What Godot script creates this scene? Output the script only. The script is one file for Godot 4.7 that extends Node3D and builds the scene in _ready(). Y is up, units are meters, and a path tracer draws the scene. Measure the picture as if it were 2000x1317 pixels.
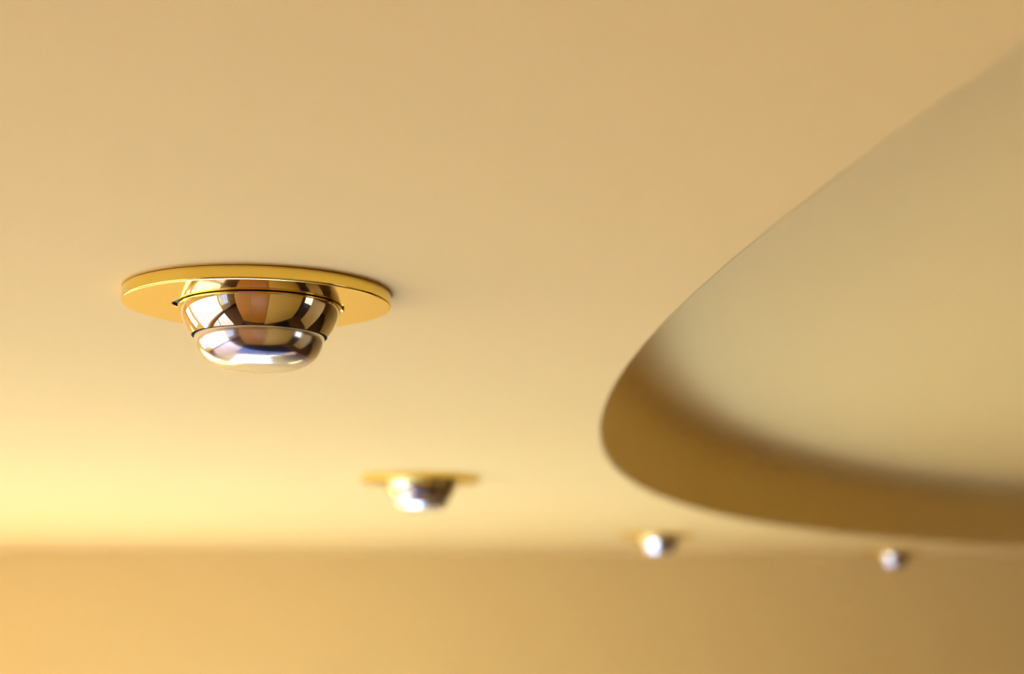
extends Node3D
# A cream painted ceiling with a large oval recess and a row of four brass eyeball
# downlights, seen from just below through a short telephoto with a shallow focus.
# Room axes: x to the right along the far wall, z towards the back of the room.

const CEIL := 2.7            # underside of the lower ceiling
const RISE := 0.165          # how far the oval recess rises above it
const LEFT := -3.4
const RIGHT := 8.86
const FAR := -4.845
const BACK := 3.45
const OVAL := Vector4(3.18, -0.7, 2.9, 3.75)   # centre x, z and half axes of the recess

var paint: StandardMaterial3D
var taken := {}


func _ready() -> void:
	camera_and_light()
	setting()
	furniture()
	downlights()


# ------------------------------------------------------------------ camera, sky, daylight
func camera_and_light() -> void:
	var cam := Camera3D.new()
	cam.name = "camera"
	cam.near = 0.02
	cam.far = 60.0
	var lens := CameraAttributesPhysical.new()
	lens.frustum_focal_length = 58.31
	lens.frustum_focus_distance = 1.0
	lens.frustum_near = 0.02
	lens.frustum_far = 60.0
	lens.exposure_aperture = 4.6
	cam.attributes = lens
	add_child(cam)
	cam.position = Vector3(0, CEIL - 0.209, 0)
	cam.rotation_degrees = Vector3(9.97, -9.6, 0)
	cam.fov = 23.256
	cam.current = true

	var sky := ProceduralSkyMaterial.new()
	sky.sky_top_color = Color(0.62, 0.76, 1.0)
	sky.sky_horizon_color = Color(0.9, 0.94, 1.0)
	sky.ground_horizon_color = Color(0.86, 0.85, 0.82)
	sky.ground_bottom_color = Color(0.84, 0.82, 0.76)
	sky.sky_energy_multiplier = 1.5
	sky.ground_energy_multiplier = 1.6
	var env := Environment.new()
	env.background_mode = Environment.BG_SKY
	env.sky = Sky.new()
	env.sky.sky_material = sky
	env.tonemap_mode = Environment.TONE_MAPPER_LINEAR
	env.tonemap_exposure = 1.05
	env.sdfgi_enabled = true
	env.ssao_enabled = true
	env.ssil_enabled = true
	var we := WorldEnvironment.new()
	we.name = "daylight_sky"
	we.environment = env
	add_child(we)

	# daylight at the windows of the left wall
	daylight(Vector3(LEFT - 0.26, 1.6, -3.95), Vector2(1.1, 1.5), 0.3)
	daylight(Vector3(LEFT - 0.26, 1.22, -1.6), Vector2(2.8, 2.2), 4.0)
	var sun := DirectionalLight3D.new()
	sun.name = "sun"
	sun.light_color = Color(0.74, 0.83, 1.0)
	sun.light_energy = 37.0
	sun.light_angular_distance = 1.0
	sun.shadow_enabled = true
	add_child(sun)
	sun.look_at_from_position(Vector3.ZERO, Vector3(0.83, -0.34, -0.36))


func daylight(at: Vector3, size: Vector2, energy: float) -> void:
	var a := AreaLight3D.new()
	a.name = "window_daylight"
	a.area_size = size
	a.light_color = Color(1.0, 0.93, 0.80)
	a.light_energy = energy
	a.area_range = 30.0
	a.shadow_enabled = true
	add_child(a, true)
	a.position = at
	a.rotation_degrees.y = -90.0


# ------------------------------------------------------------------ helpers
func lin(r: float, g: float, b: float) -> Color:
	return Color(r, g, b).linear_to_srgb()


func mat(called: String, c: Color, rough: float, metal := 0.0) -> StandardMaterial3D:
	var m := StandardMaterial3D.new()
	m.resource_name = called
	m.albedo_color = c
	m.roughness = rough
	m.metallic = metal
	return m


func numbered(called: String) -> String:
	taken[called] = taken.get(called, -1) + 1
	return called if taken[called] == 0 else "%s_%03d" % [called, taken[called]]


func thing(called: String, label: String, category: String, at: Vector3, group := "") -> Node3D:
	var o := Node3D.new()
	o.name = numbered(called)
	add_child(o)
	o.position = at
	o.set_meta("label", label)
	o.set_meta("category", category)
	if group:
		o.set_meta("group", group)
	return o


func part(called: String, mesh: Mesh, m: Material, parent: Node) -> MeshInstance3D:
	var o := MeshInstance3D.new()
	o.name = called
	o.mesh = mesh
	o.material_override = m
	parent.add_child(o, true)
	return o


func struct(called: String, mesh: Mesh, m: Material, label: String, category: String) -> MeshInstance3D:
	var o := part(called, mesh, m, self)
	o.set_meta("kind", "structure")
	o.set_meta("label", label)
	o.set_meta("category", category)
	return o


func quad(st: SurfaceTool, a: Vector3, b: Vector3, c: Vector3, d: Vector3) -> void:
	for v in [a, b, c, a, c, d]:
		st.add_vertex(v)


func box(st: SurfaceTool, lo: Vector3, hi: Vector3) -> void:
	st.set_smooth_group(-1)
	var v := []
	for k in 8:
		v.append(Vector3(hi.x if k & 4 else lo.x, hi.y if k & 2 else lo.y, hi.z if k & 1 else lo.z))
	for f in [[3, 2, 6, 7], [0, 1, 5, 4], [1, 3, 7, 5], [4, 6, 2, 0], [5, 7, 6, 4], [0, 2, 3, 1]]:
		quad(st, v[f[0]], v[f[1]], v[f[2]], v[f[3]])


func boxes(list: Array) -> ArrayMesh:
	var st := begin()
	for b in list:
		box(st, b[0], b[1])
	return done(st)


func begin() -> SurfaceTool:
	var st := SurfaceTool.new()
	st.begin(Mesh.PRIMITIVE_TRIANGLES)
	return st


func done(st: SurfaceTool) -> ArrayMesh:
	st.generate_normals()
	return st.commit()


func arc(centre: Vector2, r: float, from: float, to: float, n: int) -> Array:
	var out := []
	for k in n + 1:
		var a := deg_to_rad(lerpf(from, to, float(k) / n))
		out.append(centre + Vector2(cos(a), sin(a)) * r)
	return out


# A point of a turned ring; of a notched ring only the hole follows the centre, and it has a notch at one side.
func around(r: float, a: float, centre: Vector2, notched: bool) -> Vector2:
	var way := Vector2(cos(a), sin(a))
	if not notched:
		return centre + way * r
	return way * r if r > 0.06 else centre + way * (r + 0.0042 * exp(-pow((a - PI) / 0.24, 2.0)))


# Turns profile runs (radius, height), each smooth in itself, round the y axis.
func lathe(runs: Array, steps := 160, centre := Vector2.ZERO, notched := false) -> ArrayMesh:
	var st := begin()
	for g in runs.size():
		st.set_smooth_group(g)
		var run: Array = runs[g]
		for k in run.size() - 1:
			var p: Vector2 = run[k]
			var q: Vector2 = run[k + 1]
			for s in steps:
				var a := TAU * s / steps
				var b := TAU * (s + 1) / steps
				if s == steps - 1:
					b = 0.0
				var pa := up(around(p.x, a, centre, notched), p.y)
				var pb := up(around(p.x, b, centre, notched), p.y)
				var qa := up(around(q.x, a, centre, notched), q.y)
				var qb := up(around(q.x, b, centre, notched), q.y)
				var row := Vector2(0.5, float(k) / (run.size() - 1))
				var next := Vector2(0.5, float(k + 1) / (run.size() - 1))
				for c in [[pa, row], [qa, next], [qb, next], [pa, row], [qb, next], [pb, row]]:
					st.set_uv(c[1])
					st.add_vertex(c[0])
	return done(st)


# ------------------------------------------------------------------ the room
func oval(grow: float, n: int) -> PackedVector2Array:
	var out := PackedVector2Array()
	for k in n:
		var a := TAU * k / n
		var at := Vector2(OVAL.x + OVAL.z * cos(a), OVAL.y + OVAL.w * sin(a))
		var across := Vector2(cos(a) / OVAL.z, sin(a) / OVAL.w).normalized()
		out.append(at + across * grow)
	return out


func setting() -> void:
	paint = mat("cream paint", lin(0.88, 0.61, 0.19), 0.8)
	var n := 240
	# lower ceiling: a sheet with the oval hole, fanned out to the walls
	var st := begin()
	st.set_smooth_group(-1)
	var edge := oval(0.004, n)
	var lo := Vector2(LEFT - 0.2, FAR - 0.2)
	var hi := Vector2(RIGHT + 0.2, BACK + 0.2)
	var mid := Vector2(OVAL.x, OVAL.y)
	var out := PackedVector2Array()
	for k in n:
		var d := edge[k] - mid
		var t := 1e9
		if absf(d.x) > 1e-6:
			t = minf(t, ((hi.x if d.x > 0 else lo.x) - mid.x) / d.x)
		if absf(d.y) > 1e-6:
			t = minf(t, ((hi.y if d.y > 0 else lo.y) - mid.y) / d.y)
		out.append(mid + d * t)
	for corner in [lo, hi, Vector2(lo.x, hi.y), Vector2(hi.x, lo.y)]:   # the nearest ray goes into the corner
		var best := 0
		for k in n:
			if out[k].distance_to(corner) < out[best].distance_to(corner):
				best = k
		out[best] = corner
	for k in n:
		var j := (k + 1) % n
		quad(st, up(edge[k], CEIL), up(out[k], CEIL), up(out[j], CEIL), up(edge[j], CEIL))
	# the upright face of the recess: rounded arris below, wide cove above
	var profile := []     # (outwards, height)
	profile.append_array(arc(Vector2(0.004, 0.004), 0.004, 270, 180, 4))
	for p in arc(Vector2.ZERO, 1.0, 0, 90, 14):
		profile.append(Vector2((p.x - 1.0) * 0.085, RISE - 0.055 + p.y * 0.055))
	var rings := []
	for p in profile:
		rings.append(oval(p.x, n))
	st.set_smooth_group(1)
	for r in rings.size() - 1:
		for k in n:
			var j := (k + 1) % n
			quad(st, up(rings[r][k], CEIL + profile[r].y), up(rings[r][j], CEIL + profile[r].y), up(rings[r + 1][j], CEIL + profile[r + 1].y), up(rings[r + 1][k], CEIL + profile[r + 1].y))
	st.set_smooth_group(-1)
	var top: PackedVector2Array = rings[-1]
	for k in n:
		var j := (k + 1) % n
		for v in [up(mid, CEIL + RISE), up(top[k], CEIL + RISE), up(top[j], CEIL + RISE)]:
			st.add_vertex(v)
	box(st, Vector3(LEFT - 0.2, CEIL + RISE + 0.02, FAR - 0.2), Vector3(RIGHT + 0.2, CEIL + RISE + 0.2, BACK + 0.2))
	struct("ceiling", done(st), paint, "smooth cream ceiling with a large oval recess above the downlights", "ceiling")

	var h := CEIL + RISE + 0.1
	struct("wall_far", boxes([[Vector3(LEFT, 0, FAR - 0.2), Vector3(RIGHT, h, FAR)]]), paint, "plain cream far wall under the ceiling, blurred", "wall")
	var panel := mat("brown wood panelling", lin(0.26, 0.10, 0.025), 0.55)
	struct("wall_right", boxes([
		[Vector3(RIGHT, 0, FAR - 0.2), Vector3(RIGHT + 0.2, h, 0.6)], [Vector3(RIGHT, 0, 3.2), Vector3(RIGHT + 0.2, h, BACK + 0.2)],
		[Vector3(RIGHT, 2.3, 0.6), Vector3(RIGHT + 0.2, h, 3.2)],
	]), panel, "brown panelled wall at the right end of the room", "wall")
	struct("wall_back", boxes([[Vector3(LEFT, 0, BACK), Vector3(RIGHT, h, BACK + 0.2)]]), panel, "brown panelled wall far behind the viewer", "wall")
	# left wall with three window openings
	var x0 := LEFT - 0.2
	var zs := [[-4.5, -3.4], [-3.0, 0.7], [0.95, 2.0]]
	struct("wall_left", boxes([
		[Vector3(x0, 0, FAR - 0.2), Vector3(LEFT, 0.85, zs[1][0])],
		[Vector3(x0, 0, zs[1][0]), Vector3(LEFT, 0.1, zs[1][1])],
		[Vector3(x0, 0, zs[1][1]), Vector3(LEFT, 0.85, BACK + 0.2)],
		[Vector3(x0, 2.35, FAR - 0.2), Vector3(LEFT, h, BACK + 0.2)],
		[Vector3(x0, 0.85, FAR - 0.2), Vector3(LEFT, 2.35, zs[0][0])],
		[Vector3(x0, 0.85, zs[0][1]), Vector3(LEFT, 2.35, zs[1][0])],
		[Vector3(x0, 0.85, zs[1][1]), Vector3(LEFT, 2.35, zs[2][0])],
		[Vector3(x0, 0.85, zs[2][1]), Vector3(LEFT, 2.35, BACK + 0.2)],
	]), paint, "cream window wall at the left side of the room", "wall")
	var white := mat("white gloss paint", lin(0.8, 0.8, 0.78), 0.35)
	var glass := mat("window glass", Color(1, 1, 1, 0.04), 0.0)
	glass.transparency = BaseMaterial3D.TRANSPARENCY_ALPHA
	for k in 3:
		var a: float = zs[k][0]
		var b: float = zs[k][1]
		var xa := LEFT - 0.12
		var xb := LEFT - 0.06
		var sill := 0.1 if k == 1 else 0.85
		var bars := [
			[Vector3(xa, sill, a), Vector3(xb, sill + 0.06, b)], [Vector3(xa, 2.29, a), Vector3(xb, 2.35, b)],
			[Vector3(xa, sill + 0.06, a), Vector3(xb, 2.29, a + 0.06)], [Vector3(xa, sill + 0.06, b - 0.06), Vector3(xb, 2.29, b)],
		]
		var o := struct("window_%d" % (k + 1), boxes(bars), white, ["white framed window next to the far wall", "white framed floor length window in the middle of the left wall", "white framed window behind a sheer white curtain"][k], "window")
		for i in 2:
			var z := lerpf(a, b, (i + 1) / 3.0)
			part("mullion", boxes([[Vector3(xa + 0.005, sill + 0.06, z - 0.02), Vector3(xb - 0.005, 2.29, z + 0.02)]]), white, o)
		part("transom", boxes([[Vector3(xa + 0.008, 1.58, a + 0.06), Vector3(xb - 0.008, 1.62, b - 0.06)]]), white, o)
		for i in 3:
			var za := lerpf(a, b, i / 3.0) + (0.06 if i == 0 else 0.02)
			var zb := lerpf(a, b, (i + 1) / 3.0) - (0.06 if i == 2 else 0.02)
			part("pane", boxes([[Vector3(xa + 0.025, sill + 0.06, za), Vector3(xa + 0.029, 2.29, zb)]]), glass, o)
	# glazed garden doors in the right wall
	var rx := RIGHT + 0.06
	var doors := struct("door_1", boxes([
		[Vector3(rx, 0, 0.6), Vector3(rx + 0.06, 2.3, 0.68)], [Vector3(rx, 0, 3.12), Vector3(rx + 0.06, 2.3, 3.2)],
		[Vector3(rx, 0, 1.86), Vector3(rx + 0.06, 2.3, 1.94)], [Vector3(rx, 2.22, 0.68), Vector3(rx + 0.06, 2.3, 3.12)],
		[Vector3(rx, 0, 0.68), Vector3(rx + 0.06, 0.14, 3.12)],
	]), white, "white framed glazed garden doors at the right end of the room", "door")
	for z in [0.68, 1.94]:
		part("pane", boxes([[Vector3(rx + 0.028, 0.14, z), Vector3(rx + 0.032, 2.22, z + 1.18)]]), glass, doors)
	var timber := timber_dark()
	struct("wall_partition", boxes([[Vector3(0.29, 0, 0.35), Vector3(2.4, 2.62, 0.5)]]), mat("mustard paint", lin(0.50, 0.33, 0.075), 0.6), "mustard partition wall behind the viewer", "wall")
	struct("door_2", boxes([[Vector3(2.4, 0, 0.33), Vector3(2.95, 2.62, 0.52)]]), timber, "dark timber door at the end of the partition wall", "door")
	var wood := mat("dark oak floor", lin(0.11, 0.05, 0.014), 0.8)
	struct("floor", boxes([[Vector3(LEFT - 0.2, -0.1, FAR - 0.2), Vector3(RIGHT + 0.2, 0, BACK + 0.2)]]), wood, "dark oak floor of the room", "floor")


func timber_dark() -> StandardMaterial3D:
	return mat("dark timber", lin(0.05, 0.03, 0.02), 0.4)


func up(p: Vector2, y: float) -> Vector3:
	return Vector3(p.x, y, p.y)


# ------------------------------------------------------------------ what the lamps mirror
func furniture() -> void:
	# brown cupboard beside the partition, navy rug, sheer curtain
	var walnut := mat("walnut", lin(0.34, 0.14, 0.015), 0.4)
	var cup := thing("cupboard", "tall brown walnut cupboard between the curtain and the mustard partition wall", "cupboard", Vector3(-0.39, 0, 0.66))
	part("carcass", boxes([[Vector3(-0.67, 0.06, -0.28), Vector3(0.67, 2.6, 0.28)], [Vector3(-0.63, 0, -0.24), Vector3(0.63, 0.06, 0.26)]]), walnut, cup)
	for x in [-0.66, 0.005]:
		part("door", boxes([[Vector3(x, 0.1, -0.305), Vector3(x + 0.655, 2.56, -0.281)]]), walnut, cup)
	var rug := part("rug", boxes([[Vector3(-1.5, 0, -0.95), Vector3(1.5, 0.012, 0.95)]]), mat("navy wool", lin(0.004, 0.007, 0.03), 0.95), self)
	rug.position = Vector3(0.4, 0.001, -0.72)
	rug.set_meta("label", "dark navy rug on the oak floor by the table")
	rug.set_meta("category", "rug")
	var cream := mat("cream cupboard paint", lin(0.45, 0.32, 0.11), 0.4)
	var press := thing("cupboard", "tall cream painted cupboard with two doors to the right of the rug", "cupboard", Vector3(3.3, 0, -1.05))
	part("carcass", boxes([[Vector3(-0.28, 0.06, -0.7), Vector3(0.3, 2.5, 0.7)], [Vector3(-0.24, 0, -0.66), Vector3(0.26, 0.06, 0.66)]]), cream, press)
	for z in [-0.69, 0.01]:
		var d := part("door", boxes([[Vector3(-0.305, 0.1, z), Vector3(-0.281, 2.46, z + 0.68)]]), cream, press)
		part("handle", boxes([[Vector3(-0.33, 1.0, -0.06 if z < 0 else 0.04), Vector3(-0.305, 1.25, -0.04 if z < 0 else 0.06)]]), timber_dark(), d)
	var sheer := mat("sheer white voile", lin(0.85, 0.86, 0.9), 0.9)
	sheer.backlight_enabled = true
	sheer.backlight = Color(0.25, 0.25, 0.27)
	var st := begin()
	st.set_smooth_group(0)
	for k in 120:
		var za := lerpf(0.85, 2.1, k / 120.0)
		var zb := lerpf(0.85, 2.1, (k + 1) / 120.0)
		var xa := LEFT + 0.08 + 0.03 * sin(za * 40.0)
		var xb := LEFT + 0.08 + 0.03 * sin(zb * 40.0)
		quad(st, Vector3(xa, 0.03, za), Vector3(xa, 2.45, za), Vector3(xb, 2.45, zb), Vector3(xb, 0.03, zb))
	var drape := thing("curtain", "sheer white curtain drawn across the window nearest the cupboard", "curtain", Vector3.ZERO)
	part("cloth", done(st), sheer, drape)
	part("rail", boxes([[Vector3(LEFT, 2.45, 0.8), Vector3(LEFT + 0.11, 2.48, 2.15)]]), walnut, drape)
	# a long table under a white cloth in the sun
	var cloth := mat("white tablecloth", lin(0.78, 0.85, 0.96), 0.8)
	var oak := mat("table oak", lin(0.30, 0.17, 0.08), 0.5)
	var at := Vector3(0.05, 0, -2.9)
	var hx := 0.62
	var hz := 1.1
	var t := thing("dining_table", "long oak table standing in the sun below the downlights", "table", at)
	part("tabletop", boxes([[Vector3(-hx, 0.70, -hz), Vector3(hx, 0.735, hz)]]), oak, t)
	for x in [0.1 - hx, hx - 0.1]:
		for z in [0.1 - hz, hz - 0.1]:
			part("leg", lathe([[Vector2(0.0, 0.70), Vector2(0.045, 0.70), Vector2(0.03, 0.0), Vector2(0.0, 0.0)]], 16, Vector2(x, z)), oak, t)
	var o := hx + 0.02
	var p := hz + 0.02
	var c := part("tablecloth", boxes([[Vector3(-o, 0.736, -p), Vector3(o, 0.74, p)], [Vector3(-o - 0.004, 0.50, -p), Vector3(-o, 0.74, p)], [Vector3(o, 0.50, -p), Vector3(o + 0.004, 0.74, p)], [Vector3(-o, 0.50, -p - 0.004), Vector3(o, 0.74, -p)], [Vector3(-o, 0.50, p), Vector3(o, 0.74, p + 0.004)]]), cloth, self)
	c.position = at
	c.set_meta("label", "white cloth laid over the long oak table in the sun")
	c.set_meta("category", "tablecloth")


# ------------------------------------------------------------------ downlights
func fade(from: Color, to: Color) -> GradientTexture2D:
	var g := Gradient.new()
	g.offsets = PackedFloat32Array([0.0, 0.50, 0.72, 1.0])
	g.colors = PackedColorArray([from, from, to, to])
	var t := GradientTexture2D.new()
	t.gradient = g
	t.width = 4
	t.height = 256
	t.fill_from = Vector2(0, 0)
	t.fill_to = Vector2(0, 1)
	return t


func lug_point(i: int, j: int) -> Vector3:
	var t := TAU * (i % 16) / 16
	var f := PI * j / 8
	return Vector3(0.0541, -0.0096, 0.0) + Vector3(0.0013 * sin(f) * cos(t), 0.0015 * cos(f), 0.0048 * sin(f) * sin(t))


func downlights() -> void:
	var brass := mat("polished gold brass", lin(0.95, 0.74, 0.20), 0.10, 1.0)
	var collar_m := mat("pale brass", lin(0.90, 0.81, 0.62), 0.04, 1.0)
	# the silvering of the lamp fades into frosted glass towards its face
	var silver := mat("silvered lamp glass", Color.WHITE, 0.16, 1.0)
	silver.albedo_texture = fade(Color(0.93, 0.93, 0.97), Color(0.93, 0.85, 0.60))
	silver.metallic_texture = fade(Color.WHITE, Color(0.12, 0.12, 0.12))
	silver.clearcoat_enabled = true
	silver.clearcoat = 0.25
	silver.clearcoat_roughness = 0.03
	var dark := mat("black lamp housing", lin(0.03, 0.02, 0.015), 0.6)
	var rubber := mat("dark gasket", lin(0.05, 0.04, 0.03), 0.7)

	# measures in metres from the ceiling down; the eyeball sits a little off the ring's centre
	var off := Vector2(0.0019, 0.0)
	var ring := []
	var outer := [Vector2(0.0848, -0.0007)]
	outer.append_array(arc(Vector2(0.0838, -0.0075), 0.0012, 0, -90, 6))
	ring.append(outer)
	ring.append([Vector2(0.0838, -0.0087), Vector2(0.0516, -0.0087)])
	ring.append([Vector2(0.0516, -0.0087), Vector2(0.0512, -0.0083), Vector2(0.0512, -0.0005)])
	ring.append([Vector2(0.0512, -0.0005), Vector2(0.0848, -0.0005), Vector2(0.0848, -0.0007)])
	# the hole is centred on the eyeball and has a small notch at one side
	var ring_mesh := lathe(ring, 200, off, true)
	var gasket_mesh := lathe([[Vector2(0.054, 0.0), Vector2(0.0838, 0.0), Vector2(0.0838, -0.0006), Vector2(0.054, -0.0006)]])
	var cup_mesh := lathe([[Vector2(0.058, -0.0066), Vector2(0.030, -0.0066)], [Vector2(0.030, -0.0066), Vector2(0.030, -0.0006)], [Vector2(0.030, -0.0006), Vector2(0.058, -0.0006)], [Vector2(0.058, -0.0006), Vector2(0.058, -0.0066)]], 96)
	# collar: a bowl that narrows downwards, open below, with a dark lining
	var bowl := []
	for k in 17:
		var d := k / 16.0 * 0.0186
		bowl.append(Vector2(0.0513 - 0.14 * d - 17.0 * d * d, -0.0098 - d))
	var low: Vector2 = bowl[-1]
	var collar_mesh := lathe([bowl, [Vector2(0.0480, -0.007), Vector2(0.0505, -0.0090), bowl[0]]], 160, off)
	var lining_mesh := lathe([[low + Vector2(-0.0001, 0.0001), low + Vector2(-0.0006, 0.0006), Vector2(0.0440, -0.014)]], 96, off)
	var bead_mesh := lathe([arc(Vector2(0.0511, -0.0097), 0.0008, -180, 180, 12)], 160, off)
	# little lug that grips the collar at one side
	var lug := begin()
	lug.set_smooth_group(0)
	for i in 16:
		for j in 8:
			quad(lug, lug_point(i, j), lug_point(i + 1, j), lug_point(i + 1, j + 1), lug_point(i, j + 1))
	var lug_mesh := done(lug)
	# lamp: silvered dome, its mouth hidden inside the collar
	var dome := [Vector2(0.0395, -0.012), Vector2(0.0404, -0.020)]
	for k in 25:
		var t := k / 24.0 * PI / 2
		dome.append(Vector2(0.0412 * pow(cos(t), 0.58), -0.0270 - 0.0232 * pow(sin(t), 0.95)) if k < 24 else Vector2(0.0, -0.0502))
	var dome_mesh := lathe([dome], 160, off)

	var labels := [
		"large sharp brass eyeball downlight with silvered bulb, nearest on the cream ceiling",
		"blurred brass downlight with silvered bulb, second in the row, below the sharp one",
		"small blurred downlight with white glint, third in the row, below the recess tip",
		"smallest blurred downlight with pinkish glint, last in the row, against the far wall",
	]
	var spots := [Vector2(0.011, -1.039), Vector2(0.261, -2.333), Vector2(0.979, -3.745), Vector2(1.885, -4.53)]
	for k in 4:
		var t := thing("recessed_downlight", labels[k], "downlight", up(spots[k], CEIL), "brass downlights along the oval recess")
		part("gasket", gasket_mesh, rubber, t)
		part("trim_ring", ring_mesh, brass, t)
		part("housing", cup_mesh, dark, t)
		part("eyeball_collar", collar_mesh, collar_m, t)
		part("collar_lining", lining_mesh, dark, t)
		part("rim_bead", bead_mesh, brass, t)
		part("retaining_lug", lug_mesh, brass, t)
		part("bulb", dome_mesh, silver, t)
